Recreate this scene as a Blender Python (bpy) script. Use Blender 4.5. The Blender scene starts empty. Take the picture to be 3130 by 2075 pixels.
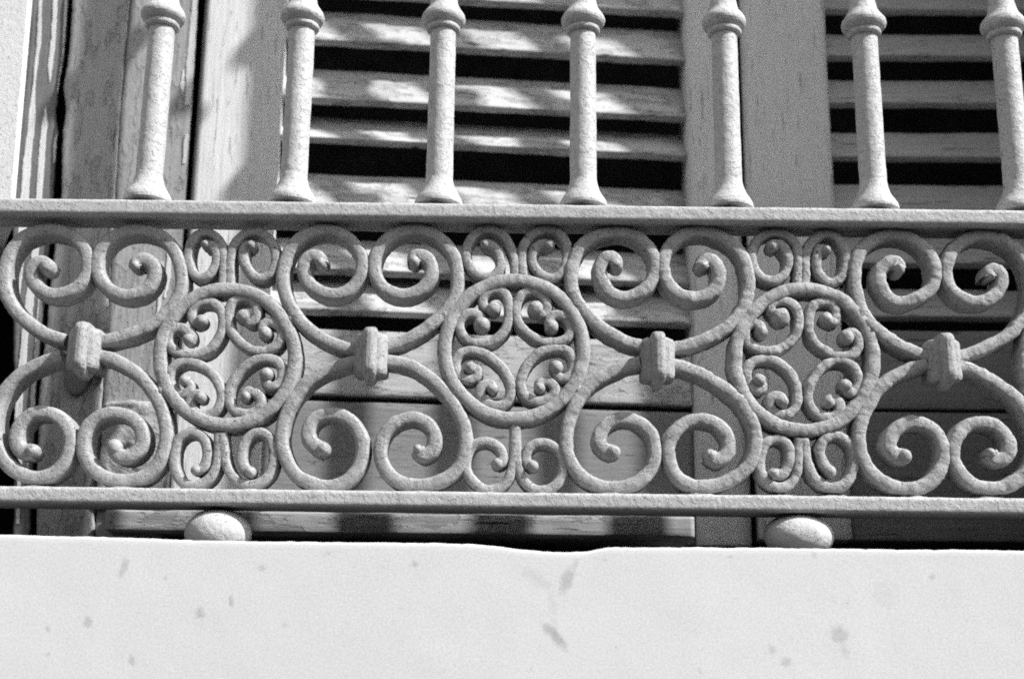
import bpy, math, random
import numpy as np
from mathutils import Matrix, Vector, Quaternion

random.seed(7)
S = bpy.context.scene
C = S.collection

# ------------------------------------------------------------ camera
FPX = 4100.0                      # focal length in pixels of the 3130 px wide photograph
W0, H0 = 3130.0, 2075.0
PITCH, ROLL = math.radians(14.8), 0.012
DIST = 1.041                      # metres from the lens to the plane of the railing
cp, sp = math.cos(PITCH), math.sin(PITCH)
F = np.array([0, cp, sp]); R0 = np.array([1.0, 0, 0]); U0 = np.array([0, -sp, cp])
RR = R0 * math.cos(ROLL) + U0 * math.sin(ROLL)
UU = U0 * math.cos(ROLL) - R0 * math.sin(ROLL)
CAM = np.array([0, -DIST, 0.0])
cd = bpy.data.cameras.new('camera'); cam = bpy.data.objects.new('camera', cd); C.objects.link(cam)
m = Matrix.Identity(4)
for i in range(3):
    m[i][0] = RR[i]; m[i][1] = UU[i]; m[i][2] = -F[i]; m[i][3] = CAM[i]
cam.matrix_world = m
cd.sensor_width = 36; cd.lens = 36 * FPX / W0
cd.clip_start = 0.05; cd.clip_end = 500
cd.dof.use_dof = True; cd.dof.focus_distance = 1.075; cd.dof.aperture_fstop = 4.5
S.camera = cam

# ------------------------------------------------------------ sky, sun, exposure
AZ, EL = math.radians(66), math.radians(44.5)
SUN = Vector((math.sin(AZ) * math.cos(EL), -math.cos(AZ) * math.cos(EL), math.sin(EL)))
w = bpy.data.worlds.new('World'); S.world = w; w.use_nodes = True
nt = w.node_tree; nt.nodes.clear()
out = nt.nodes.new('ShaderNodeOutputWorld'); bg = nt.nodes.new('ShaderNodeBackground')
sky = nt.nodes.new('ShaderNodeTexSky'); sky.sky_type = 'NISHITA'; sky.sun_disc = False
sky.sun_elevation = EL; sky.sun_rotation = math.atan2(SUN.x, SUN.y)
bw = nt.nodes.new('ShaderNodeRGBToBW')       # black and white film
nt.links.new(sky.outputs[0], bw.inputs[0]); nt.links.new(bw.outputs[0], bg.inputs[0])
bg.inputs[1].default_value = 0.15
nt.links.new(bg.outputs[0], out.inputs[0])
ld = bpy.data.lights.new('sun', 'SUN'); sun = bpy.data.objects.new('sun', ld); C.objects.link(sun)
ld.energy = 3.2; ld.angle = math.radians(0.8); ld.color = (1, 1, 1)
sun.rotation_mode = 'QUATERNION'; sun.rotation_quaternion = SUN.to_track_quat('Z', 'Y'); sun.location = (2, -2, 3)
S.view_settings.view_transform = 'Standard'; S.view_settings.look = 'None'
S.view_settings.gamma = 1; S.view_settings.exposure = 1.02
S.cycles.use_denoising = False               # the photograph is grainy film
S.cycles.max_bounces = 4; S.cycles.diffuse_bounces = 1; S.cycles.filter_width = 1.8; S.cycles.caustics_reflective = False; S.cycles.caustics_refractive = False

# ------------------------------------------------------------ helpers
def ray(px, py):
    return F + RR * ((px - W0 / 2) / FPX) - UU * ((py - H0 / 2) / FPX)
def hit(px, py, P0, N):
    d = ray(px, py); t = np.dot(np.array(P0) - CAM, N) / np.dot(d, N)
    return CAM + d * t
def P(px, py, y=0.0):
    return hit(px, py, (0, y, 0), np.array([0, 1.0, 0]))

def _h(ix, iy, iz):
    n = (ix * 374761393 + iy * 668265263 + iz * 2147483647 % 1013904223) & 0x7fffffff
    n = ((n ^ (n >> 13)) * 1274126177) & 0x7fffffff
    return ((n ^ (n >> 16)) & 0xffff) / 32767.5 - 1
def vnoise(p, f):
    """smooth value noise, p (n,3), f = cells per metre"""
    q = p * f + 1000.5; i = np.floor(q).astype(np.int64); t = q - i; t = t * t * (3 - 2 * t)
    r = 0
    for dx in (0, 1):
        for dy in (0, 1):
            for dz in (0, 1):
                wgt = (t[:, 0] if dx else 1 - t[:, 0]) * (t[:, 1] if dy else 1 - t[:, 1]) * (t[:, 2] if dz else 1 - t[:, 2])
                r = r + wgt * _h(i[:, 0] + dx, i[:, 1] + dy, i[:, 2] + dz)
    return r

class MB:
    def __init__(s): s.v = []; s.f = []; s.n = 0
    def add(s, v, f):
        v = np.asarray(v, float).reshape(-1, 3)
        s.v.append(v); s.f += [tuple(int(k) + s.n for k in q) for q in f]; s.n += len(v)
        return s
    def grid(s, G, closed=False):
        a, b = G.shape[:2]; f = []
        for i in range(a - 1):
            for j in range(b if closed else b - 1):
                k = (j + 1) % b
                f.append((i * b + j, i * b + k, (i + 1) * b + k, (i + 1) * b + j))
        return s.add(G.reshape(-1, 3), f)
    def build(s, name, mat, parent=None, smooth=True, bump=0.0, bumpf=300, angle=None):
        v = np.concatenate(s.v)
        if bump:
            me0 = bpy.data.meshes.new('t'); me0.from_pydata(v.tolist(), [], s.f); me0.update()
            nn = np.zeros(len(v) * 3, 'f'); me0.vertices.foreach_get('normal', nn); nn = nn.reshape(-1, 3)
            d = vnoise(v, bumpf) * 0.5 + vnoise(v + 7.3, bumpf * 2.1) * 0.3 + vnoise(v + 3.1, bumpf * 0.35) * 0.8
            v = v + nn * (d * bump)[:, None]
            bpy.data.meshes.remove(me0)
        o = parent.location if parent is not None and parent.type == 'EMPTY' else None
        if o is None and parent is not None: o = parent.get('_o', None)
        if o is not None: v = v - np.array(o)
        me = bpy.data.meshes.new(name); me.from_pydata(v.tolist(), [], s.f); me.update()
        if smooth: me.polygons.foreach_set('use_smooth', [True] * len(me.polygons))
        me.materials.append(mat)
        ob = bpy.data.objects.new(name, me); C.objects.link(ob)
        if parent is not None:
            ob.parent = parent; ob['_o'] = list(o)
        if angle:
            me.set_sharp_from_angle(angle=angle)
        return ob

def empty(name, loc, label, cat, group=None):
    e = bpy.data.objects.new(name, None); C.objects.link(e); e.location = Vector([float(x) for x in loc])
    e.empty_display_size = 0.05
    e['label'] = label; e['category'] = cat
    if group: e['group'] = group
    return e

def frame_box(mb, O, u, v, n, u0, u1, v0, v1, n0, n1, step=0.004, bev=0.0008):
    """box with finely divided faces (so that it can be roughened), axes u (across) v (up) n (out)"""
    O, u, v, n = map(np.array, (O, u, v, n))
    nu = max(2, int(abs(u1 - u0) / step)); 
    # rounded-rect loop in the v,n plane swept along u
    def seg(a, b, k): return [a + (b - a) * i / k for i in range(k)]
    kv = max(2, int(abs(v1 - v0) / step)); kn = max(2, int(abs(n1 - n0) / step))
    b = bev; loop = []
    loop += [(x, n1) for x in seg(v0 + b, v1 - b, kv)] + [(v1 - b, n1), (v1 - b * .3, n1 - b * .3)]
    loop += [(v1, x) for x in seg(n1 - b, n0 + b, kn)] + [(v1, n0 + b), (v1 - b * .3, n0 + b * .3)]
    loop += [(x, n0) for x in seg(v1 - b, v0 + b, kv)] + [(v0 + b, n0), (v0 + b * .3, n0 + b * .3)]
    loop += [(v0, x) for x in seg(n0 + b, n1 - b, kn)] + [(v0, n1 - b), (v0 + b * .3, n1 - b * .3)]
    L = np.array(loop); us = np.linspace(u0, u1, nu + 1)
    G = O + us[:, None, None] * u + L[None, :, 0, None] * v + L[None, :, 1, None] * n
    mb.grid(G, closed=True)
    k = len(L)
    mb.f.append(tuple(mb.n - k * (nu + 1) + j for j in range(k))[::-1])
    mb.f.append(tuple(mb.n - k + j for j in range(k)))
    return mb

def spline(pts, step):
    p = np.array(pts, float); n = len(p)
    q = np.vstack([2 * p[0] - p[1], p, 2 * p[-1] - p[-2]])
    out = []
    for i in range(n - 1):
        a, b, c, d = q[i], q[i + 1], q[i + 2], q[i + 3]
        for t in np.linspace(0, 1, 24, endpoint=False):
            out.append(.5 * ((2 * b) + (c - a) * t + (2 * a - 5 * b + 4 * c - d) * t * t + (3 * b - a - 3 * c + d) * t ** 3))
    out.append(p[-1]); out = np.array(out)
    s = np.r_[0, np.cumsum(np.linalg.norm(np.diff(out, axis=0), axis=1))]
    k = max(4, int(s[-1] / step)); t = np.linspace(0, s[-1], k + 1)
    r = np.stack([np.interp(t, s, out[:, j]) for j in range(out.shape[1])], 1)
    # light smoothing of hand-traced wobble
    for _ in range(6):
        r[1:-1] = r[1:-1] * .5 + (r[:-2] + r[2:]) * .25
    return r

def sweep(mb, path, a, b, closed=False, taper0=1.0, taper1=0.85, depth=0.0, nsec=16):
    """bar of rounded rectangular section along a path in the x,z plane (a half width, b half depth)"""
    p = path; n = len(p)
    t = np.roll(p, -1, 0) - np.roll(p, 1, 0) if closed else np.gradient(p, axis=0)
    t /= np.linalg.norm(t, axis=1)[:, None] + 1e-12
    side = np.stack([t[:, 2], np.zeros(n), -t[:, 0]], 1)
    ph = np.linspace(0, 2 * math.pi, nsec, endpoint=False) + math.pi / nsec
    cx = np.sign(np.cos(ph)) * np.abs(np.cos(ph)) ** .43; cy = np.sign(np.sin(ph)) * np.abs(np.sin(ph)) ** .42
    sc = np.ones(n)
    if not closed:
        x = np.linspace(0, 1, n); sc = taper0 + (1 - taper0) * np.clip(x / .12, 0, 1)
        sc = sc * (1 + (taper1 - 1) * np.clip(1 - (1 - x) / .18, 0, 1))
    G = p[:, None, :] + side[:, None, :] * (cx[None, :] * a * sc[:, None])[..., None]
    G[:, :, 1] += cy[None, :] * b * (0.6 + .4 * sc[:, None])
    if closed: G = np.concatenate([G, G[:1]])
    mb.grid(G, closed=True)
    if not closed:
        k = nsec; mb.f.append(tuple(mb.n - k * len(G) + j for j in range(k))); mb.f.append(tuple(mb.n - k + j for j in range(k))[::-1])
    return mb

def ball(mb, c, rx, ry, rz, nu=24, nv=14, fl=1.0):
    th = np.linspace(0.02, math.pi - 0.02, nv); ph = np.linspace(0, 2 * math.pi, nu, endpoint=False)
    G = np.zeros((nv, nu, 3))
    yy = np.sin(th)[:, None] * np.sin(ph)
    G[..., 0] = c[0] + rx * np.sin(th)[:, None] * np.cos(ph); G[..., 1] = c[1] + ry * np.sign(yy) * np.abs(yy) ** fl
    G[..., 2] = c[2] + rz * np.cos(th)[:, None]
    mb.grid(G[:, ::-1], closed=True)
    mb.f.append(tuple(mb.n - nu + j for j in range(nu))); mb.f.append(tuple(mb.n - nu * nv + j for j in range(nu))[::-1])
    return mb

def lathe(mb, x, y, prof, seg=36):
    ph = np.linspace(0, 2 * math.pi, seg, endpoint=False)
    prof = np.array(prof); G = np.zeros((len(prof), seg, 3))
    G[..., 0] = x + prof[:, 1:2] * np.cos(ph); G[..., 1] = y + prof[:, 1:2] * np.sin(ph); G[..., 2] = prof[:, 0:1]
    mb.grid(G, closed=True)
    mb.f.append(tuple(mb.n - seg + j for j in range(seg))); mb.f.append(tuple(mb.n - seg * len(prof) + j for j in range(seg))[::-1])
    return mb

# ------------------------------------------------------------ materials (all grey: the photograph is black and white)
class NT:
    def __init__(s, name):
        s.m = bpy.data.materials.new(name); s.m.use_nodes = True; s.t = s.m.node_tree
        s.b = s.t.nodes['Principled BSDF']; s.tc = s.t.nodes.new('ShaderNodeTexCoord')
    def N(s, k, **kw):
        n = s.t.nodes.new(k)
        for a, b in kw.items(): setattr(n, a, b)
        return n
    def L(s, a, b): s.t.links.new(a, b)
    def mapping(s, scale=(1, 1, 1), rot=(0, 0, 0), loc=(0, 0, 0), src=None):
        n = s.N('ShaderNodeMapping'); n.inputs['Scale'].default_value = scale; n.inputs['Rotation'].default_value = rot
        n.inputs['Location'].default_value = loc; s.L(src or s.tc.outputs['Object'], n.inputs[0]); return n.outputs[0]
    def noise(s, scale, detail=4, rough=.55, vec=None, dist=0):
        n = s.N('ShaderNodeTexNoise'); n.inputs['Scale'].default_value = scale; n.inputs['Detail'].default_value = detail
        n.inputs['Roughness'].default_value = rough; n.inputs['Distortion'].default_value = dist
        s.L(vec if vec else s.tc.outputs['Object'], n.inputs['Vector']); return n.outputs['Fac']
    def ramp(s, fac, a, b, v0=0.0, v1=1.0):
        n = s.N('ShaderNodeMapRange'); n.interpolation_type = 'SMOOTHSTEP'
        n.inputs[1].default_value = a; n.inputs[2].default_value = b; n.inputs[3].default_value = v0; n.inputs[4].default_value = v1
        s.L(fac, n.inputs[0]); return n.outputs[0]
    def math(s, op, a, b=None, c=None):
        n = s.N('ShaderNodeMath', operation=op)
        for i, x in enumerate((a, b, c)):
            if x is None: continue
            if isinstance(x, (int, float)): n.inputs[i].default_value = x
            else: s.L(x, n.inputs[i])
        return n.outputs[0]
    def bump(s, h, dist, strength=1, prev=None):
        n = s.N('ShaderNodeBump'); n.inputs['Strength'].default_value = strength; n.inputs['Distance'].default_value = dist
        s.L(h, n.inputs['Height'])
        if prev: s.L(prev, n.inputs['Normal'])
        return n.outputs[0]
    def done(s, val, nrm=None, rough=.7, spec=.3):
        s.L(val, s.b.inputs['Base Color'])
        if nrm: s.L(nrm, s.b.inputs['Normal'])
        s.b.inputs['Roughness'].default_value = rough; s.b.inputs['Specular IOR Level'].default_value = spec
        return s.m

def iron_mat(name, base, chips=.35, rough=.55):
    n = NT(name)
    big = n.noise(60, 3); fine = n.noise(900, 3, .6); mid = n.noise(260, 4, .6, dist=.4)
    vo = n.N('ShaderNodeTexVoronoi'); vo.inputs['Scale'].default_value = 330; vo.feature = 'SMOOTH_F1'
    n.L(n.tc.outputs['Object'], vo.inputs['Vector'])
    flake = n.ramp(n.noise(170, 5, .62), .50, .56)           # edges of old paint layers
    chip = n.math('MAXIMUM', n.ramp(n.noise(210, 6, .7, vec=n.mapping(loc=(3, 5, 1))), .60, .66), n.math('MULTIPLY', n.ramp(n.noise(420, 3, .6, vec=n.mapping(loc=(8, 1, 3))), .62, .70), .7))
    v = n.math('MULTIPLY_ADD', big, .16, base - .08)
    v = n.math('MULTIPLY_ADD', fine, .30, n.math('SUBTRACT', v, .15))
    v = n.math('MULTIPLY_ADD', n.ramp(mid, .3, .6), .05, v)
    v = n.math('SUBTRACT', v, n.math('MULTIPLY', chip, chips))
    v = n.math('MAXIMUM', v, .05)
    h = n.bump(flake, .0007, .6); h = n.bump(chip, -.0006, .6, h)
    h = n.bump(mid, .0009, .45, h)
    h = n.bump(vo.outputs[0], .0004, .3, h)
    h = n.bump(fine, .0002, .5, h)
    return n.done(v, h, rough, .3)

def wood_mat(name, base, axis, crack=.5, var=.1, worn=.0, fine_s=1400):
    """painted weathered wood, grain along 'x' or 'z'"""
    n = NT(name)
    sc = (6, 90, 90) if axis == 'x' else (90, 90, 6)
    sc2 = (14, 200, 200) if axis == 'x' else (200, 200, 14)
    gr = n.noise(2.2, 6, .6, vec=n.mapping(sc)); gr2 = n.noise(1.6, 5, .6, vec=n.mapping(sc2, loc=(4, 2, 7)))
    big = n.noise(9, 3); fine = n.noise(fine_s, 2, .6)
    place = n.ramp(n.noise(11, 3, .6, vec=n.mapping(loc=(1, 9, 4))), .38, .55)
    crk = n.math('MULTIPLY', n.ramp(gr2, .62, .67), place)
    v = n.math('MULTIPLY_ADD', gr, var, base - var / 2)
    v = n.math('MULTIPLY_ADD', big, .1, n.math('SUBTRACT', v, .05))
    v = n.math('MULTIPLY_ADD', fine, .30, n.math('SUBTRACT', v, .15))
    v = n.math('SUBTRACT', v, n.math('MULTIPLY', crk, crack * base))
    if worn:
        wz = n.ramp(n.noise(2.4, 7, .65, vec=n.mapping((9, 26, 26) if axis == 'x' else (26, 26, 9), loc=(2, 2, 2))), .52, .56)
        v = n.math('SUBTRACT', v, n.math('MULTIPLY', wz, worn * base))
    v = n.math('MAXIMUM', v, .03)
    h = n.bump(gr, .0012, .6); h = n.bump(crk, -.0012, .8, h); h = n.bump(fine, .0004, .6, h)
    if worn: h = n.bump(wz, -.0012, .8, h)
    return n.done(v, h, .75, .2)

M_IRON = iron_mat('painted_iron', .335, .22)
M_RAIL = iron_mat('painted_rail_iron', .46, .2)
M_BALU = iron_mat('painted_baluster_iron', .48, .12)
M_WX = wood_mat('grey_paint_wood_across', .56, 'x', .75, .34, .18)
M_WX2 = wood_mat('shade_tone_wood_across', .46, 'x', .75, .30)  # copy for the right leaf slats, darkened to carry the shade there
M_WZ = wood_mat('grey_paint_wood_upright', .80, 'z', .4, .14)
M_WP = wood_mat('grey_shade_wood_panel', .29, 'x', .6, .12)  # panel grey, darkened further to carry the shade at lower right
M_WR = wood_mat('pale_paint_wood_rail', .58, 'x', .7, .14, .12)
M_WC = wood_mat('cracked_sill_wood', .46, 'x', .85, .3, .25)
M_FR = wood_mat('bare_grey_frame_wood', .22, 'z', .4, .08)
M_FR2 = wood_mat('peeling_frame_wood', .44, 'z', .5, .14, .12)
M_WHITE = wood_mat('white_flaking_paint', .80, 'z', .1, .04)

def stone_mat(name, base, pits, bs=1.0):
    n = NT(name)
    big = n.noise(14 if bs == 1 else 45, 4); mid = n.noise(160, 5, .65); fine = n.noise(900, 3, .6)
    pit = n.ramp(n.noise(300, 5, .7, vec=n.mapping(loc=(5, 5, 5))), .62, .68)
    v = n.math('MULTIPLY_ADD', big, .14, base - .07); v = n.math('MULTIPLY_ADD', fine, .22, n.math('SUBTRACT', v, .11))
    v = n.math('MAXIMUM', n.math('SUBTRACT', v, n.math('MULTIPLY', pit, pits)), .04 if base else .008)
    if not base: v = n.math('MULTIPLY', v, .1)
    h = n.bump(mid, .003 * bs, .8); h = n.bump(pit, -.0015, .8, h); h = n.bump(fine, .0006, .7, h)
    return n.done(v, h, .85, .15)
M_STONE = stone_mat('rough_plinth_stone', .48, .25)
M_FEET = stone_mat('white_painted_foot', .56, .12, .6)
M_WALL = stone_mat('white_wall_render', .82, .03, .25)
M_DARK = stone_mat('dark_room_and_shade_plaster', .05, .0)
M_BLACK = stone_mat('gap_shade_black', .0, .0)
M_GROUND = stone_mat('street_paving', .08, .02)
M_FACING = stone_mat('added_house_render', .14, .0)
M_SLABTOP = stone_mat('bounce_cutting_slab_top', .10, .0)  # unseen slab top, dark tone added to cut light bounced upward

def slab_mat():
    n = NT('white_slab_render')
    big = n.noise(6, 4); mid = n.noise(45, 4, .6); fine = n.noise(640, 2, .6)
    speck = n.math('MAXIMUM', n.ramp(n.noise(70, 3, .6, vec=n.mapping(loc=(2, 1, 8))), .68, .78), n.ramp(n.noise(190, 3, .6, vec=n.mapping(loc=(7, 3, 2))), .72, .78))
    v = n.math('MULTIPLY_ADD', big, .06, .735); v = n.math('MULTIPLY_ADD', mid, .05, n.math('SUBTRACT', v, .025))
    v = n.math('MULTIPLY_ADD', fine, .44, n.math('SUBTRACT', v, .22))
    v = n.math('SUBTRACT', v, n.math('MULTIPLY', speck, .17))
    wob = n.noise(140, 5, .65)
    st = [(378, 1738, 12, 34, -10, .28), (800, 1736, 14, 11, 0, .25), (610, 1874, 15, 18, 0, .32), (708, 1838, 8, 16, 10, .3), (268, 1900, 13, 15, 0, .3),
          (403, 2018, 10, 14, 30, .3), (1738, 1765, 18, 52, -25, .33), (1640, 1765, 60, 20, -35, .12), (1698, 1945, 16, 46, 42, .4), (2566, 1940, 34, 26, -10, .3),
          (2585, 1990, 12, 20, 10, .16), (2850, 1762, 10, 10, 0, .28), (2360, 1985, 12, 14, 0, .22), (2404, 2022, 14, 14, 0, .26), (507, 1765, 6, 8, 0, .2),
          (1690, 1860, 14, 70, 5, .1), (2700, 1820, 40, 40, 0, .08), (145, 1922, 9, 9, 0, .22), (145, 1998, 8, 8, 0, .2), (870, 1910, 10, 10, 0, .15), (2488, 1696, 9, 11, 0, .2)]
    for (px, py, rx, ry, ang, k) in st:
        c = P(px, py, SLABY); s = 1.0 / 3800
        mp = n.N('ShaderNodeMapping'); mp.vector_type = 'TEXTURE'; mp.inputs['Location'].default_value = c
        mp.inputs['Rotation'].default_value = (0, math.radians(-ang), 0); mp.inputs['Scale'].default_value = (rx * s, 1, ry * s)
        n.L(n.tc.outputs['Object'], mp.inputs[0])
        ln = n.N('ShaderNodeVectorMath', operation='LENGTH'); n.L(mp.outputs[0], ln.inputs[0])
        d = n.math('MULTIPLY_ADD', wob, 2.2, n.math('SUBTRACT', ln.outputs['Value'], 1.1))
        v = n.math('SUBTRACT', v, n.ramp(d, .3, 1.3, k * .6, 0))
    v = n.math('MAXIMUM', v, .1)
    h = n.bump(mid, .0004, .35)
    return n.done(v, h, .9, .1)
SLABY = -0.05

# ------------------------------------------------------------ ground (street far below)
ZG = -1.55
mb = MB(); mb.grid(np.array([[[-300, -300, ZG], [300, -300, ZG]], [[-300, 300, ZG], [300, 300, ZG]]], float))
g = mb.build('ground', M_GROUND, smooth=False); g['kind'] = 'structure'
# unseen house added behind the camera, its height set to dim the front light
mb = MB(); frame_box(mb, (0, 0, 0), (1, 0, 0), (0, 0, 1), (0, 1, 0), -40, 16, ZG, 2.8, -13, -6.5, 6, .05)
g = mb.build('added_facing_house', M_FACING, smooth=False); g['label'] = 'unseen house added across the street, behind the viewer, to dim the front light'; g['category'] = 'house'

# ------------------------------------------------------------ balcony slab
edge = [(-900, 1622), (-300, 1629), (0, 1633), (300, 1640), (600, 1650), (1000, 1656), (1300, 1659), (1450, 1662), (1520, 1669), (1600, 1680), (1700, 1687), (1780, 1687), (1820, 1681), (1850, 1673), (1880, 1670), (1905, 1675), (1940, 1672), (2100, 1671), (2500, 1675), (3130, 1681), (3700, 1686)]
ex = np.array([P(a, b, SLABY) for a, b in edge]); ex = ex[np.argsort(ex[:, 0])]
xs = np.arange(-.75, 1.25, .0025)
zt = np.interp(xs, ex[:, 0], ex[:, 2])
zt = np.convolve(np.pad(zt, 3, 'edge'), np.ones(7) / 7, 'valid')
q = np.stack([xs, xs * 0, xs * 0], 1); zt = zt + vnoise(q, 60) * .0004 + vnoise(q, 170) * .0004 + np.minimum(vnoise(q, 300), 0) * .0008
ZS = float(np.median(zt)); SLABZ = ZS
rows = []
for k in range(60): rows.append((SLABY, None, -0.20 + .195 * k / 59))
G = []
for k in range(60):
    f = 1 - k / 59
    z = zt - .0018 - f * .20
    G.append(np.stack([xs, xs * 0 + SLABY, z], 1))
for a in (20, 45, 70, 90):
    r = math.radians(a); G.append(np.stack([xs, xs * 0 + SLABY + .0018 * (1 - math.cos(r)), zt - .0018 + .0018 * math.sin(r)], 1))
for yy in (-.03, 0, .05, .1, .2, .35): 
    t = min(1, (yy - SLABY) / .06); G.append(np.stack([xs, xs * 0 + yy, zt * (1 - t) + ZS * t], 1))
G.append(np.stack([xs, xs * 0 + .35, xs * 0 + ZS - .20], 1)); G.append(G[0].copy())
mb = MB(); mb.grid(np.array(G))
slab = mb.build('balcony_slab', slab_mat(), bump=.0002, bumpf=25)
slab.data.materials.append(M_SLABTOP)
for p_ in slab.data.polygons:
    if p_.normal.z > .9 and p_.center.y > SLABY + .006: p_.material_index = 1
slab['label'] = 'white rendered balcony slab edge with small dark stains, under the iron railing'; slab['category'] = 'balcony'

# ------------------------------------------------------------ house wall round the window recess (white), dark room behind
wallr = MB()
def wbox(mb, x0, x1, y0, y1, z0, z1, step=.05):
    return frame_box(mb, (0, 0, 0), (1, 0, 0), (0, 0, 1), (0, 1, 0), x0, x1, z0, z1, y0, y1, step, .004)
WX = .555; WY = .047
hw = empty('house_wall', (0, .3, ZG), 'bright white rendered wall beside the peeling window frame', 'wall')
mb = MB(); wbox(mb, WX, 2.6, WY, .25, ZG, 2.6); mb.build('window_reveal', M_WALL, hw, smooth=False)
YL = .094
xl = P(95, 0, YL)[0]; zl = P(0, 690, YL)[2]
a0, a1 = P(95, 0, YL), P(43, 609, YL)
mb = MB()
front = []
for z in np.linspace(zl, 2.6, 60):
    t = (z - a1[2]) / (a0[2] - a1[2]); front.append(a1[0] + (a0[0] - a1[0]) * min(t, 1.6) * 1.0)
G = []
for i, z in enumerate(np.linspace(zl, 2.6, 60)):
    xr = front[i]
    G.append([(-2.0, .42, z), (-2.0, YL, z), (xr - .05, YL, z), (xr - .003, YL, z), (xr, YL + .003, z), (xr - .020, .136, z), (xr - .15, .42, z)])
mb.grid(np.array(G), closed=True); mb.f.append(tuple(range(7))); mb.f.append(tuple(mb.n - 7 + j for j in range(7))[::-1])
mb.build('wall_corner', M_WALL, hw, smooth=False)
mb = MB(); wbox(mb, -2.0, -.52, YL + .03, .42, ZG, zl - .002); mb.build('wall_base_shade', M_DARK, hw, smooth=False)  # near-black block: shade beside the frame put into its colour
mb = MB(); wbox(mb, -2.0, 2.6, WY, .42, ZG, ZS - .21); mb.build('wall_below', M_WALL, hw, smooth=False)
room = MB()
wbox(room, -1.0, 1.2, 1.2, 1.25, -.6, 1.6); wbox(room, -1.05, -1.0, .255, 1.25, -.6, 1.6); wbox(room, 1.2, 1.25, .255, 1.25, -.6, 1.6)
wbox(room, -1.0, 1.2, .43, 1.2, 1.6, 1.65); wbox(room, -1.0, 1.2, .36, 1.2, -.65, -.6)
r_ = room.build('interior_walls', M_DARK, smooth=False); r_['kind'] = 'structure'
# ------------------------------------------------------------ iron railing
rail = empty('iron_railing', (0, 0, ZS), 'pale painted cast iron balcony railing with scrolls, rings and balusters', 'railing')
YF = -.0100                        # front face of the scrollwork
X0R, X1R = -.62, 1.12
z1 = P(1565, 620, -.021)[2]; z0 = P(1565, 667, -.021)[2]
ZT, ZTB = z1, z0
mb = MB(); frame_box(mb, (0, 0, 0), (1, 0, 0), (0, 0, 1), (0, -1, 0), X0R, X1R, z0, z1, -.018, .0193, .0025, .0022)
mb.build('top_rail', M_RAIL, rail, bump=.00035, bumpf=160)
z1 = P(1565, 1502, -.021)[2]; z0 = P(1565, 1552, -.021)[2]
ZB1, ZB0 = z1, z0
mb = MB(); frame_box(mb, (0, 0, 0), (1, 0, 0), (0, 0, 1), (0, -1, 0), X0R, X1R, z0, z1, -.018, .0193, .0025, .0022)
mb.build('bottom_rail', M_RAIL, rail, bump=.00035, bumpf=160)
HZ = ZT + .90
mb = MB(); frame_box(mb, (0, 0, 0), (1, 0, 0), (0, 0, 1), (0, -1, 0), X0R, X1R, HZ, HZ + .02, -.022, .024, .02, .004)
mb.build('handrail', M_RAIL, rail)

# balusters
xa, xb = P(452, 600, 0)[0], P(3115, 600, 0)[0]; DX = (xb - xa) / 6
def zp(py): return P(1565, py + 7, 0)[2]
CH = zp(57) - ZT
def baluster(k):
    x = xa + DX * k + random.uniform(-.0006, .0006)
    far = k > 7
    mb = MB(); z = np.linspace(ZT + .004, HZ + .004, 30 if far else 420)
    lathe(mb, x, 0, np.stack([z, .0108 + .0003 * np.cos((z - ZT) * 9)], 1), 20 if far else 44)
    b = mb.build('baluster', M_BALU, rail, bump=0 if far else .00028, bumpf=240)
    ft = [(628, 19.6), (619, 19.8), (608, 18.9), (598, 17.2), (588, 15.4), (578, 13.9), (566, 12.6), (552, 11.6), (538, 11.0), (534, 10.4)]
    pr = np.array([(zp(p), r / 1000) for p, r in ft]); pr = np.stack([np.interp(np.linspace(0, 9, 40), range(10), pr[:, j]) for j in (0, 1)], 1)
    mb = MB(); lathe(mb, x, 0, pr, 44); mb.build('foot', M_BALU, b, bump=.0003, bumpf=220)
    co = [(97, 10.4), (95, 13.0), (91, 14.2), (85, 14.6), (81, 14.0), (79, 13.6), (76, 15.2), (71, 17.2), (64, 18.5), (56, 18.9), (48, 18.3), (40, 16.8), (31, 14.7), (20, 12.8), (8, 11.8), (-4, 11.2), (-8, 10.4)]
    pr = np.array([(zp(p), r / 1000) for p, r in co]); pr = np.stack([np.interp(np.linspace(0, 16, 70), range(17), pr[:, j]) for j in (0, 1)], 1)
    mb = MB(); lathe(mb, x, 0, pr, 44); mb.build('collar', M_BALU, b, bump=.0004, bumpf=230)
    pr2 = pr.copy(); pr2[:, 0] = ZT + .74 - (pr[:, 0] - ZT); pr2[:, 1] *= 1.08; pr2 = pr2[::-1]
    mb = MB(); lathe(mb, x, 0, pr2, 20); mb.build('collar', M_BALU, b)
    pr3 = pr2.copy(); pr3[:, 0] += .145; mb = MB(); lathe(mb, x, 0, pr3, 20); mb.build('collar', M_BALU, b)
for k in range(0, 13): baluster(k)

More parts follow.
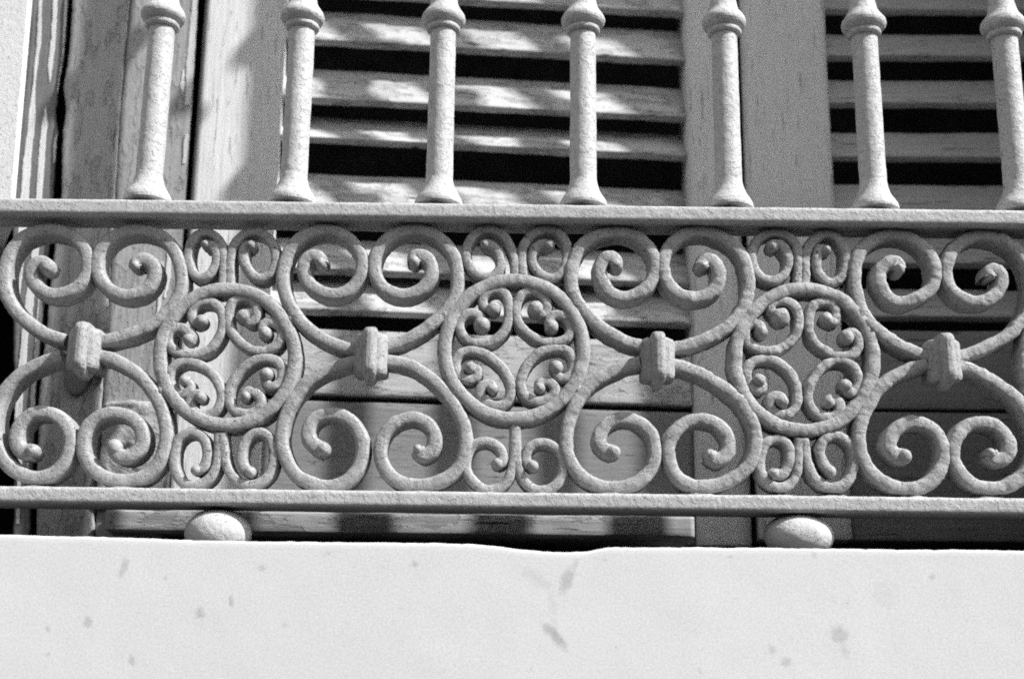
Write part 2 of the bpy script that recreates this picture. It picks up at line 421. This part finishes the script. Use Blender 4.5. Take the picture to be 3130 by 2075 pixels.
OFF = {1: (0, 640), 2: (0, 1080), 3: (480, 640), 4: (480, 1080), 5: (960, 640), 6: (960, 1080), 7: (1440, 640), 8: (1440, 1080), 9: (1980, 640), 10: (1980, 1080), 11: (2490, 640), 12: (2490, 1080)}
K = 640 / 1930.0
def path(c, pts, dx=0.0, step=.0011):
    ox, oy = OFF[c]
    w3 = [P(ox + x * K, oy + y * K, YF) for x, y in pts]
    p = spline([(a[0] + dx, 0.0, a[2]) for a in w3], step); p[:, 1] = .0020
    return p
def scroll(name, c, pts, parent, a, b, bulbs, dx=0.0, t0=1.0, seed=0):
    """bulbs: {index (0 or -1): radius in crop pixels}"""
    p = path(c, pts, dx)
    mb = MB(); sweep(mb, p, a, b, taper0=t0, taper1=1.12)
    for i, r in bulbs.items():
        r = r * 1.12 * K / 3700
        e = p[i]
        ball(mb, (e[0], -.001, e[2]), r, b * 1.06, r, 28, 18, fl=.55)
    if name != 'inner_scroll':
        kk = int(np.argmin(p[:, 2])); kt = int(np.argmax(p[:, 2]))
        if p[kk, 2] < ZB1 + .03: ball(mb, (p[kk, 0] + random.uniform(-.002, .002), .0012, ZB1 + .0006), a * random.uniform(2.6, 3.6), b * .96, random.uniform(.0026, .0040), 36, 16)
    return mb.build(name, M_IRON, parent, bump=.00048 + .00045 * min(1, max(0, (p[:, 0].mean() + .05) / .25)), bumpf=300)

BIG = [  # (crop, points from the clasp to the curled end, end ball radius)
 (1, [(600,1200),(480,1170),(350,1110),(230,1020),(120,910),(50,780),(25,620),(40,480),(100,350),(220,235),(420,180),(620,215),(750,320),(800,460),(785,580),(720,690),(610,755),(490,775),(380,745),(300,670),(272,570),(310,495),(380,480),(425,525)], 66),
 (1, [(870,1215),(1010,1190),(1200,1140),(1380,1060),(1510,960),(1610,840),(1662,700),(1665,570),(1630,440),(1560,310),(1450,225),(1300,185),(1140,195),(1000,265),(910,380),(880,500),(905,620),(970,710),(1070,770),(1190,785),(1310,745),(1390,660),(1415,560),(1380,480),(1310,450),(1250,470),(1245,515)], 46),
 (2, [(560,20),(420,60),(280,120),(150,200),(40,320),(-30,450),(-65,600),(-60,760),(-20,900),(60,1020),(170,1100),(310,1140),(450,1110),(560,1020),(625,900),(640,780),(600,660),(510,570),(390,535),(270,555),(180,640),(140,740),(145,840),(200,900),(290,892)], 54),
 (2, [(850,5),(1010,40),(1150,110),(1290,215),(1400,350),(1480,500),(1518,650),(1520,800),(1480,950),(1400,1070),(1280,1145),(1120,1170),(960,1135),(830,1045),(760,925),(748,800),(790,680),(880,590),(1000,545),(1130,555),(1240,620),(1300,730),(1290,850),(1220,925),(1120,945),(1050,905),(1045,860)], 66),
 (3, [(1830,1290),(1750,1275),(1620,1230),(1480,1160),(1340,1050),(1230,900),(1170,750),(1152,620),(1170,480),(1225,350),(1340,240),(1500,182),(1660,200),(1790,285),(1870,400),(1890,520),(1850,640),(1760,735),(1640,778),(1510,755),(1400,680),(1345,570),(1360,465),(1430,420),(1495,440),(1500,485)], 48),
 (5, [(650,1262),(800,1212),(930,1150),(1060,1065),(1180,960),(1265,860),(1312,730),(1320,600),(1300,450),(1230,330),(1120,232),(960,178),(800,195),(660,272),(572,390),(550,520),(578,640),(650,725),(745,768),(850,775),(960,740),(1050,660),(1085,560),(1060,470),(1000,420),(930,420),(925,480)], 46),
 (4, [(1850,60),(1700,100),(1540,160),(1400,238),(1310,335),(1235,440),(1180,560),(1150,680),(1140,800),(1168,930),(1230,1060),(1330,1150),(1460,1205),(1600,1218),(1750,1165),(1850,1050),(1892,900),(1880,760),(1800,635),(1680,558),(1550,552),(1440,605),(1390,700),(1400,790),(1460,850),(1530,880)], 58),
 (6, [(650,60),(800,80),(950,140),(1080,230),(1200,350),(1300,480),(1370,620),(1400,760),(1390,900),(1340,1030),(1240,1130),(1100,1190),(960,1212),(800,1185),(690,1110),(622,1000),(602,880),(632,760),(705,662),(800,605),(920,588),(1030,630),(1100,720),(1110,830),(1065,910),(995,930),(955,880)], 40),
 (7, [(1600,1258),(1460,1220),(1330,1160),(1200,1080),(1080,970),(990,860),(935,730),(922,600),(942,470),(1010,340),(1130,248),(1300,200),(1460,215),(1595,290),(1678,400),(1700,520),(1670,650),(1580,745),(1450,795),(1330,780),(1235,705),(1190,600),(1195,500),(1250,435),(1320,440),(1340,500)], 58),
 (9, [(230,1270),(400,1240),(560,1180),(700,1110),(805,1015),(885,900),(930,760),(930,600),(890,450),(810,335),(680,245),(500,195),(340,215),(225,305),(155,430),(148,560),(195,680),(285,768),(400,805),(515,795),(610,740),(658,640),(650,530),(595,460),(530,455),(505,510)], 54),
 (8, [(1560,80),(1480,95),(1350,140),(1200,215),(1080,305),(985,420),(920,560),(882,700),(878,830),(905,960),(975,1080),(1080,1168),(1220,1222),(1370,1230),(1510,1195),(1620,1110),(1690,990),(1702,860),(1660,735),(1570,642),(1440,592),(1310,612),(1215,690),(1182,790),(1220,870),(1310,905)], 60),
 (10, [(210,100),(350,125),(500,185),(640,265),(780,365),(880,470),(955,600),(1000,740),(995,870),(950,1000),(860,1105),(720,1180),(560,1222),(410,1215),(300,1150),(225,1040),(190,900),(212,780),(290,675),(400,615),(520,602),(640,640),(725,735),(755,850),(710,945),(630,975),(580,930)], 52),
 (11, [(1050,1345),(980,1325),(880,1280),(750,1220),(620,1130),(500,1010),(430,880),(392,740),(378,600),(395,450),(455,345),(565,262),(720,222),(880,248),(1015,335),(1095,450),(1125,580),(1100,700),(1010,785),(880,838),(750,835),(655,768),(605,650),(615,550),(680,485),(760,485),(785,545)], 50),
 (11, [(1310,1355),(1480,1310),(1620,1250),(1760,1180),(1880,1080),(1965,960),(2010,820),(2015,680),(1985,520),(1910,395),(1800,300),(1620,235),(1450,242),(1325,322),(1245,430),(1222,560),(1250,680),(1330,778),(1450,838),(1580,838),(1680,778),(1735,680),(1730,590),(1675,550),(1625,565),(1630,615)], 32),
 (12, [(1040,90),(930,125),(800,178),(680,248),(580,350),(500,470),(442,600),(415,740),(425,880),(475,1005),(565,1115),(690,1200),(830,1235),(965,1235),(1090,1168),(1172,1060),(1205,930),(1182,800),(1110,692),(1000,638),(880,632),(765,690),(700,780),(698,870),(760,935),(840,945)], 62),
 (12, [(1300,105),(1480,150),(1630,230),(1780,330),(1900,440),(1990,580),(2040,720),(2050,860),(2020,1000),(1940,1120),(1820,1200),(1680,1235),(1520,1215),(1395,1130),(1312,1010),(1292,880),(1322,765),(1400,675),(1520,632),(1650,645),(1750,712),(1805,820),(1790,920),(1725,975),(1665,955),(1630,915)], 40),
]
SMALL = [
 (3, [(600,680),(605,480),(590,340),(530,238),(430,195),(335,240),(285,340),(280,460),(315,570),(395,622),(475,585),(530,500),(540,400),(505,320),(440,310)], 40),
 (3, [(665,680),(665,480),(695,330),(780,225),(900,190),(1010,240),(1078,350),(1085,470),(1045,570),(960,622),(870,590),(805,500),(785,400),(810,320),(865,320)], 42),
 (5, [(1850,620),(1850,470),(1800,315),(1730,210),(1610,165),(1495,198),(1420,300),(1402,420),(1440,530),(1530,602),(1640,605),(1712,540),(1712,430),(1660,340),(1575,310)], 42),
 (7, [(475,610),(470,430),(482,330),(550,228),(650,172),(770,185),(855,255),(888,360),(878,480),(832,575),(760,622),(665,595),(585,520),(562,430),(592,345),(655,310),(720,320)], 46),
 (9, [(1392,690),(1395,400),(1345,270),(1200,198),(1060,235),(985,330),(965,440),(1000,555),(1080,632),(1180,642),(1268,585),(1308,480),(1290,380),(1222,305),(1150,330)], 54),
 (9, [(1462,690),(1470,400),(1535,270),(1650,208),(1765,260),(1828,370),(1835,500),(1795,610),(1710,662),(1625,620),(1570,540),(1562,440),(1600,360),(1650,370)], 44),
 (4, [(562,720),(555,900),(530,1050),(450,1165),(320,1210),(205,1165),(152,1040),(150,900),(192,775),(300,715),(400,755),(448,850),(452,960),(420,1045),(350,1065)], 44),
 (4, [(590,720),(600,880),(630,1020),(700,1140),(820,1205),(950,1182),(1040,1080),(1066,950),(1055,820),(1000,740),(920,715),(830,765),(782,860),(768,970),(795,1050),(850,1085)], 46),
 (6, [(1850,640),(1850,800),(1842,950),(1815,1100),(1735,1215),(1600,1255),(1485,1190),(1405,1080),(1405,960),(1455,855),(1560,805),(1675,835),(1740,920),(1735,1000),(1690,1010)], 46),
 (8, [(410,640),(415,800),(425,950),(445,1080),(505,1185),(615,1255),(740,1230),(825,1150),(855,1020),(828,905),(740,835),(630,815),(545,855),(505,935),(520,1005),(570,1030)], 48),
 (10, [(1412,770),(1400,950),(1385,1080),(1335,1185),(1220,1232),(1110,1180),(1045,1070),(1042,940),(1085,825),(1180,778),(1275,805),(1320,900),(1308,1020),(1255,1110),(1170,1105)], 44),
 (10, [(1450,770),(1470,920),(1500,1060),(1580,1180),(1700,1230),(1820,1205),(1895,1100),(1922,980),(1898,855),(1830,775),(1730,745),(1635,785),(1592,880),(1625,990),(1690,1080)], 52),
]
INNER = [[
 (3, [(400,1015),(345,1040),(308,985),(318,900),(395,842),(500,845),(580,920),(600,1050),(560,1170),(470,1278),(340,1330),(200,1318),(105,1250),(92,1150),(150,1082),(240,1085),(300,1140),(280,1190)], 52, 48),
 (3, [(785,975),(850,1035),(905,990),(915,900),(870,820),(780,805),(695,835),(650,930),(650,1045),(695,1150),(780,1235),(885,1285),(1000,1288),(1100,1240),(1145,1150),(1115,1060),(1040,1022),(965,1055),(990,1130)], 62, 58),
 (4, [(250,245),(300,290),(270,350),(200,368),(130,315),(92,230),(120,135),(200,75),(300,68),(420,115),(515,200),(575,310),(585,420),(545,505),(460,555),(350,540),(295,470),(310,390),(365,365),(395,400)], 48, 46),
 (4, [(1000,185),(985,260),(1045,300),(1115,270),(1150,190),(1130,95),(1060,40),(950,35),(840,85),(740,175),(665,290),(645,400),(682,495),(780,550),(880,535),(945,465),(935,385),(870,340),(810,345),(808,390)], 56, 46),
], [
 (5, [(1650,905),(1570,890),(1555,800),(1620,735),(1715,728),(1782,800),(1798,920),(1785,1040),(1730,1140),(1620,1215),(1500,1222),(1395,1175),(1340,1090),(1355,995),(1430,945),(1520,965),(1545,1050)], 60, 66),
 (7, [(595,905),(660,960),(708,900),(685,800),(600,742),(495,752),(432,835),(412,940),(450,1050),(540,1145),(660,1202),(800,1212),(892,1172),(922,1080),(885,990),(800,955),(725,990),(745,1065)], 66, 58),
 (6, [(1440,125),(1500,130),(1500,200),(1420,235),(1335,200),(1302,110),(1322,20),(1400,-35),(1510,-35),(1630,30),(1740,130),(1805,250),(1812,370),(1765,455),(1660,475),(1565,430),(1525,350),(1560,280),(1625,275),(1640,320)], 54, 44),
 (8, [(785,120),(790,190),(850,228),(920,190),(950,100),(925,0),(860,-48),(760,-58),(640,-20),(545,60),(482,160),(455,270),(485,375),(570,430),(680,428),(765,370),(765,290),(700,245),(630,262),(635,310)], 60, 46),
], [
 (9, [(1230,985),(1140,920),(1165,850),(1270,828),(1365,880),(1405,990),(1388,1110),(1320,1210),(1210,1285),(1090,1295),(965,1255),(905,1170),(912,1085),(975,1040),(1045,1060),(1050,1120)], 80, 56),
 (9, [(1655,1000),(1730,1025),(1750,940),(1715,860),(1620,835),(1528,885),(1495,1000),(1505,1120),(1570,1230),(1680,1308),(1800,1345),(1900,1330),(1955,1250),(1945,1160),(1885,1125),(1845,1170)], 58, 60),
 (10, [(1035,240),(1080,305),(1000,330),(935,262),(915,155),(965,75),(1070,45),(1200,65),(1310,152),(1378,270),(1395,400),(1365,500),(1280,555),(1185,535),(1130,460),(1155,390),(1230,385),(1240,440)], 58, 54),
 (10, [(1825,285),(1850,350),(1915,350),(1965,280),(1950,180),(1880,85),(1760,52),(1645,102),(1555,190),(1495,310),(1492,420),(1535,515),(1620,580),(1720,580),(1780,515),(1770,430),(1710,400),(1680,440)], 52, 50),
]]
RINGS = [(692, 1088, 207, 208), (1571, 1065, 213, 212), (2461, 1096, 212, 217)]
JOIN = [[(531,955),(491,1189),(888,972),(871,1206)],[(1358,958),(1391,1196),(1758,955),(1768,1189)],[(2262,955),(2255,1180),(2656,998),(2656,1189)]]
CLASP = [(250, 1060), (1131, 1076), (2013, 1090), (2893, 1095)]
PER = (P(2893, 1095, 0)[0] - P(1131, 1076, 0)[0]) / 2

def clasp(px, py, dx):
    c = P(px, py, -.015); x = c[0] + dx; z = c[2]; mb = MB()
    # shouldered block, its plan pointed towards the viewer
    plan = [(-.0130, .010), (-.0142, -.002), (-.0138, -.0075), (-.0120, -.0115), (-.0062, -.0175), (.0062, -.0175), (.0088, -.0165), (.0102, -.0140), (.0132, -.0105), (.0138, -.002), (.0130, .010)]
    prof = [(-.0170, .80), (-.0160, .93), (-.0135, 1), (.0125, 1), (.0150, .93), (.0160, .78)]
    prof = np.array(prof); zz = np.linspace(0, 5, 40); pr = np.stack([np.interp(zz, range(6), prof[:, j]) for j in (0, 1)], 1)
    def dense(pl, k=5):
        pl = np.array(pl); nx = np.roll(pl, -1, 0); return np.concatenate([pl[i] + (nx[i] - pl[i]) * (np.arange(k) / k)[:, None] for i in range(len(pl))])
    pl = dense(plan)
    G = np.zeros((40, len(pl), 3)); G[..., 0] = x + pl[None, :, 0] * pr[:, 1:2]; G[..., 1] = pl[None, :, 1] * pr[:, 1:2]; G[..., 2] = z + pr[:, 0:1] * 1.02
    mb.grid(G, closed=True); n = len(pl)
    mb.f.append(tuple(mb.n - n * 40 + j for j in range(n))[::-1]); mb.f.append(tuple(mb.n - n + j for j in range(n)))
    # tall central rib
    plan = [(-.0060, .006), (-.0060, -.0175), (-.0054, -.0210), (-.0040, -.0236), (-.0018, -.0248), (.0014, -.0250), (.0036, -.0240), (.0052, -.0214), (.0058, -.0180), (.0060, .006)]
    pl = dense(plan, 4)
    pr = np.array([(-.0236, .12), (-.0208, .55), (-.0180, .88), (-.0150, 1), (.0150, 1), (.0178, .9), (.0196, .68), (.0204, .35)])
    zz = np.linspace(0, 7, 44); pr = np.stack([np.interp(zz, range(8), pr[:, j]) for j in (0, 1)], 1)
    G = np.zeros((44, len(pl), 3)); G[..., 0] = x + pl[None, :, 0] * (.3 + .7 * pr[:, 1:2]); G[..., 1] = pl[None, :, 1] * (.35 + .65 * pr[:, 1:2]); G[..., 2] = z + pr[:, 0:1]
    mb.grid(G, closed=True); n = len(pl)
    mb.f.append(tuple(mb.n - n * 44 + j for j in range(n))[::-1]); mb.f.append(tuple(mb.n - n + j for j in range(n)))
    mb.build('clasp', M_IRON, rail, bump=.0004, bumpf=200)

def ring(i, dx):
    cx, cy, rx, ry = RINGS[i]
    th = np.linspace(0, 2 * math.pi, 260, endpoint=False)
    w3 = np.array([P(cx + rx * math.cos(t), cy + ry * math.sin(t), YF) for t in th]); w3[:, 1] = .0020; w3[:, 0] += dx
    mb = MB(); sweep(mb, w3, .0059, .0120, closed=True, nsec=18)
    for jx, jy in JOIN[i]:
        c = P(jx, jy, YF); ball(mb, (c[0] + dx, 0, c[2]), .0058, .0099, .0085)
    r = mb.build('ring', M_IRON, rail, bump=(.0005, .0006, .0009)[i], bumpf=290)
    for c, pts, b0, b1 in INNER[i]:
        scroll('inner_scroll', c, pts, r, .0043, .0104, {0: b0, -1: b1}, dx, t0=.95)
def unit(i, dx=0.0):
    for j in range(4):
        c, pts, b = BIG[4 * i + j]
        scroll('large_scroll', c, pts, rail, .0057, .0120, {-1: b}, dx)
    clasp(*CLASP[i], dx)
def pair(i, dx=0.0):
    for j in (2 * i, 2 * i + 1, 6 + 2 * i, 7 + 2 * i):
        c, pts, b = SMALL[j]; scroll('small_scroll', c, pts, rail, .0042, .0104, {-1: b}, dx)
    ring(i, dx)
for i in range(4): unit(i)
for i in range(3): pair(i)
pair(2, PER); unit(2, 2 * PER)              # the pattern runs on past the frame
# round feet between the bottom rail and the slab
for px, py, rx, ry in ((668, 1630, 100, 74), (2441, 1637, 106, 68)):
    c = P(px, py, 0); s = 1.0 / 3900
    mb = MB(); ball(mb, (c[0], 0, c[2]), rx * s, .022, ry * s * 1.03, 48, 30)
    mb.build('foot_ball', M_FEET, rail, bump=.0007, bumpf=70)
x = P(2441, 1635, 0)[0] + 1.96 * PER
mb = MB(); ball(mb, (x, 0, c[2]), .026, .022, .0165, 32, 20); mb.build('foot_ball', M_FEET, rail)

# ------------------------------------------------------------ louvred shutters
class Leaf:
    def __init__(s, px, py, y, phi):
        s.P0 = P(px, py, y); c, d = math.cos(phi), math.sin(phi)
        s.u = np.array([c, d, 0]); s.n = np.array([d, -c, 0]); s.v = np.array([0, 0, 1.0]); s.O = np.array([s.P0[0], s.P0[1], 0])
    def uv(s, px, py, off=0.0):
        h = hit(px, py, s.O + s.n * off, s.n); return float(np.dot(h - s.O, s.u)), float(h[2])
    def box(s, mb, u0, u1, v0, v1, n0, n1, step=.004, bev=.0012):
        return frame_box(mb, s.O, s.u, s.v, s.n, u0, u1, v0, v1, n0, n1, step, bev)
    def slat(s, mb, u0, u1, zlow, tilt, wdt=.055, th=.0085, rec=.003):
        t = math.radians(tilt)
        d = s.v * math.sin(t) - s.n * math.cos(t)          # up the face
        nn = s.n * math.sin(t) + s.v * math.cos(t)         # out of the face
        O = s.O - s.n * rec + s.v * zlow
        return frame_box(mb, O, s.u, d, nn, u0, u1, 0, wdt, -th, 0, .0035, .0012)

def shutter(L, name, label, cols, slat_rows, rmat, smat, sw, ztop):
    uL0, uL1, uR0, uR1, zr1, zr0, zp1, zbot = cols
    e = empty(name, L.O + L.v * zbot, label, 'shutter')
    mb = MB(); L.box(mb, uL0, uL1, zbot, ztop, -.034, 0, .006); mb.build('stile', M_WZ, e, bump=.0004, bumpf=60)
    mb = MB(); L.box(mb, uR0, uR1, zbot, ztop, -.034, -.0004, .006); mb.build('stile', M_WZ, e, bump=.0004, bumpf=60)
    for i, (z, tl) in enumerate(slat_rows):
        mb = MB(); L.slat(mb, uL1 - .004, uR0 + .004, z, tl + random.uniform(-1.5, 1.5), sw); mb.build('slat', smat, e, bump=.0008, bumpf=75)
    mb = MB(); L.box(mb, uL1 + .0005, uR0 - .0005, zr0, zr1, -.032, -.002, .005); mb.build('lock_rail', rmat, e, bump=.0006, bumpf=60)
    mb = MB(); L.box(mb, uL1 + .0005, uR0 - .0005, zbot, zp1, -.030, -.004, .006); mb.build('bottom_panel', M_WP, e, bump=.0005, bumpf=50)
    return e

LL = Leaf(606, 300, .182, math.radians(5.4))
u = lambda px, py=300: LL.uv(px, py)[0]
zl_ = lambda px, py: LL.uv(px, py, -.003)[1]
rows = [(zl_(956, 120), 61), (zl_(956, 298), 60), (zl_(956, 417), 46), (zl_(956, 625), 60), (zl_(956, 818), 52), (zl_(956, 944), 60)]
z = zl_(956, -30)
while z < 1.55: rows.append((z, 60)); z += .0575
cols = (0.0, u(862), u(2100), u(2252), zl_(956, 1006), zl_(956, 1203), zl_(956, 1224), zl_(956, 1640))
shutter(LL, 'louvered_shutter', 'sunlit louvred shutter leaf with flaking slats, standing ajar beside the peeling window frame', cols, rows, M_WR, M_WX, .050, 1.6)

pr = LL.uv(2268, 300); edge3 = LL.O + LL.u * pr[0]
LR = Leaf(2276, 300, float(edge3[1]) - .012, math.radians(-1.2))
u2 = lambda px, py=300: LR.uv(px, py)[0]
z2 = lambda px, py: LR.uv(px, py, -.003)[1]
rows = [(z2(2700, a), 60) for a in (28, 169, 313, 478, 640, 802, 965)]
z = z2(2700, -125)
while z < 1.55: rows.append((z, 60)); z += .0525
cols = (0.0, u2(2533), u2(3560), u2(3800), z2(2700, 1010), z2(2700, 1250), z2(2700, 1258), z2(2700, 1652))
shutter(LR, 'louvered_shutter', 'shaded louvred shutter leaf with straight grooved slats, the darker of the two', cols, rows, M_WP, M_WX2, .0385, 1.6)  # lock rail here takes the shade-darkened panel wood

# ------------------------------------------------------------ wooden sill under the shutters
TY = .136; A = P(322, 1600, TY); B = P(2900, 1600, TY)
zs1 = P(700, 1562, TY)[2]; zs0 = P(700, 1625, TY)[2]
mb = MB(); frame_box(mb, (0, TY, 0), (1, 0, 0), (0, 0, 1), (0, -1, 0), A[0], P(2122, 1600, TY)[0], zs0, zs1, -.08, 0, .004, .0015)
t_ = mb.build('wooden_threshold', M_WC, bump=.0006, bumpf=60)
t_['label'] = 'cracked grey wooden threshold board seen in the slot under the railing'; t_['category'] = 'threshold'

# ------------------------------------------------------------ peeling window frame on the left
fr = empty('window_frame', P(300, 1600, .15), 'old wooden window frame of upright boards with long white strips of peeling paint', 'window frame')
def board(name, left, right, y, mat, depth=.02, ytop=-900, ybot=1760, n=160, jag=.0006, parent=fr, bump=.0004, jf=90):
    """upright board whose two edges are given as pixel polylines, at depth y"""
    l = np.array(left, float); r = np.array(right, float)
    def ext(p):
        # extend the polyline straight to ytop / ybot
        a, b = p[0], p[min(len(p) - 1, 2)]; s = -.075
        if p[0, 1] > ytop: p = np.vstack([[p[0, 0] + (ytop - p[0, 1]) * s, ytop], p])
        if p[-1, 1] < ybot: p = np.vstack([p, [p[-1, 0] + (ybot - p[-1, 1]) * s, ybot]])
        return p
    if ytop is not None and name != 'paint_strip': l, r = ext(l), ext(r); ys = np.linspace(ytop, ybot, n)
    else: ys = np.linspace(max(l[0, 1], r[0, 1]), min(l[-1, 1], r[-1, 1]), n)
    E = []
    for k, py in enumerate(ys):
        a = P(np.interp(py, l[:, 1], l[:, 0]), py, y); b = P(np.interp(py, r[:, 1], r[:, 0]), py, y)
        E.append((a, b))
    A_ = np.array([e[0] for e in E]); B_ = np.array([e[1] for e in E])
    A_[:, 0] += vnoise(A_, jf) * jag + vnoise(A_, jf * 3) * jag * .5; B_[:, 0] += vnoise(B_ + 5, jf) * jag + vnoise(B_ + 5, jf * 3) * jag * .5
    m_ = max(2, int(np.median(B_[:, 0] - A_[:, 0]) / .004)); e_ = min(.0012, depth * .4)
    G = np.zeros((len(ys), m_ + 5, 3))
    for k in range(len(ys)):
        a, b = A_[k], B_[k]
        if b[0] < a[0] + .0002: b = a + np.array([.0002, 0, 0])
        ee = min(e_, (b[0] - a[0]) * .3)
        xs_ = np.r_[a[0], a[0], np.linspace(a[0] + ee, b[0] - ee, m_ + 1), b[0], b[0]]
        ys_ = np.r_[y + depth, y + ee, np.full(m_ + 1, y), y + ee, y + depth]
        G[k, :, 0] = xs_; G[k, :, 1] = ys_; G[k, :, 2] = a[2]
    mb = MB(); mb.grid(G[::-1], closed=True)
    k = m_ + 5; mb.f.append(tuple(mb.n - k + j for j in range(k))); mb.f.append(tuple(mb.n - k * len(ys) + j for j in range(k))[::-1])
    return mb.build(name, mat, parent, bump=bump, bumpf=90, smooth=bump > 0)
Y1, Y2, Y3 = .156, .150, .153
crackL = [(207,0),(201,106),(190,190),(175,262),(168,338),(175,402),(169,465),(163,550),(160,609),(149,766),(131,960),(110,1180),(103,1330),(99,1438),(88,1600)]
crackR = [(222,0),(215,106),(208,190),(194,262),(203,338),(192,402),(189,465),(190,530),(185,609),(165,766),(146,960),(125,1146),(117,1245),(118,1330),(112,1438),(112,1540),(110,1640)]
b1 = board('frame_board', [(93,0),(72,300),(43,609),(36,800),(40,1000),(42,1200),(44,1400),(40,1640)], crackL, Y1, M_FR, n=500, depth=.004, jag=.0009)
board('frame_board', crackR, [(393,0),(371,240),(358,400),(348,600),(282,1640)], Y2, M_FR2, n=500, depth=.03, jag=.0006)
board('frame_board', [(400,0),(378,240),(365,400),(354,600),(289,1640)], [(603,0),(585,300),(565,600),(497,1640)], Y3, M_FR2, n=300, depth=.004, jag=.0004)
strips = [
 ([(120,-300),(119,0),(112,130),(105,200),(100,275),(88,350),(85,400),(78,440),(70,500),(63,609),(50,786),(42,920),(43,960)], [(132,-300),(127,0),(125,130),(115,190),(106,275),(108,350),(103,400),(98,450),(92,520),(87,609),(73,786),(60,900),(46,960)]),
 ([(165,-300),(163,0),(156,120),(146,200),(150,252)], [(180,-300),(175,0),(170,110),(160,200),(152,252)]),
 ([(139,326),(127,390),(118,470),(110,609),(98,760),(80,892),(66,1020),(50,1190),(44,1300)], [(141,326),(144,380),(138,440),(127,609),(118,760),(98,960),(86,1020),(71,1190),(62,1300)]),
 ([(199,-200),(198,0),(190,170),(173,286)], [(209,-200),(206,0),(196,150),(176,286)]),
 ([(172,405),(164,440),(163,500)], [(174,405),(172,450),(165,500)]),
 ([(116,905),(112,980),(104,1080),(94,1180),(90,1300),(80,1440)], [(128,905),(130,960),(118,1080),(108,1200),(100,1340),(86,1440)]),
 ([(58,1340),(52,1480),(48,1600)], [(62,1340),(66,1420),(58,1600)]),
]
for l_, r_2 in strips:
    board('paint_strip', l_, r_2, Y1 - .0007, M_WHITE, depth=.0005, n=240, jag=.0005, parent=b1, bump=0, jf=220)
# flaked paint at the right edge of the inner board
s3 = [([(588,0),(570,200),(566,320)], [(602,0),(592,200),(580,320)]), ([(556,215),(552,260),(556,292)], [(563,215),(562,260),(558,292)]), ([(568,410),(560,440),(558,500)], [(577,410),(574,450),(566,500)]),
      ([(490,800),(484,900),(478,960)], [(498,800),(500,880),(484,960)]), ([(512,755),(506,850),(500,910)], [(522,755),(520,850),(506,910)])]
b3 = [o for o in fr.children if o.name.startswith('frame_board')][-1]
for l_, r_2 in s3:
    board('paint_strip', l_, r_2, Y3 - .0008, M_WHITE, depth=.0005, n=120, jag=.0006, parent=b3, bump=0, jf=260)
# added black board, shade of the gaps put into its colour, and rough stone block at the foot
mb = MB(); wbox(mb, -.50, LL.O[0] + .01, .212, .235, -.62, 1.55); mb.build('gap_shade_board', M_BLACK, fr, smooth=False)
# hinge and bolt on the frame
e = empty('shutter_hinge', P(315, 1000, Y3), 'old iron hinge knuckle and round keeper plate fixed to the lower window frame', 'hinge')
c = P(316, 985, Y3 - .01)
z_a, z_b = P(316, 1150, Y3 - .01)[2], P(316, 950, Y3 - .01)[2]
mb = MB(); lathe(mb, c[0], Y3 - .008, np.array([(z_a, .0062), (z_b - .006, .0062), (z_b - .005, .0058), (z_b - .0045, .0042), (z_b + .003, .004), (z_b + .005, .0025), (z_b + .0055, .0002)]), 28)
mb.build('knuckle', M_IRON, e, bump=.0003, bumpf=200)
c = P(236, 1140, Y3 - .006)
mb = MB(); ball(mb, (c[0], Y3 - .003, c[2]), .0125, .005, .021, 32, 20, fl=.3); mb.build('keeper', M_FR, e, bump=.0003, bumpf=200)
st = empty('stone_block', P(390, 1500, .13), 'rough pitted stone block at the foot of the peeling window frame', 'stone block')
a = P(302, 1400, .146); b = P(506, 1400, .146)
mb = MB(); frame_box(mb, (0, .146, 0), (1, 0, 0), (0, 0, 1), (0, -1, 0), a[0], b[0], P(400, 1560, .146)[2], P(400, 1222, .146)[2], -.02, 0, .0022, .004)
mb.build('block', M_STONE, st, bump=.0022, bumpf=120)
for o in bpy.data.objects:
    if '_o' in o: del o['_o']
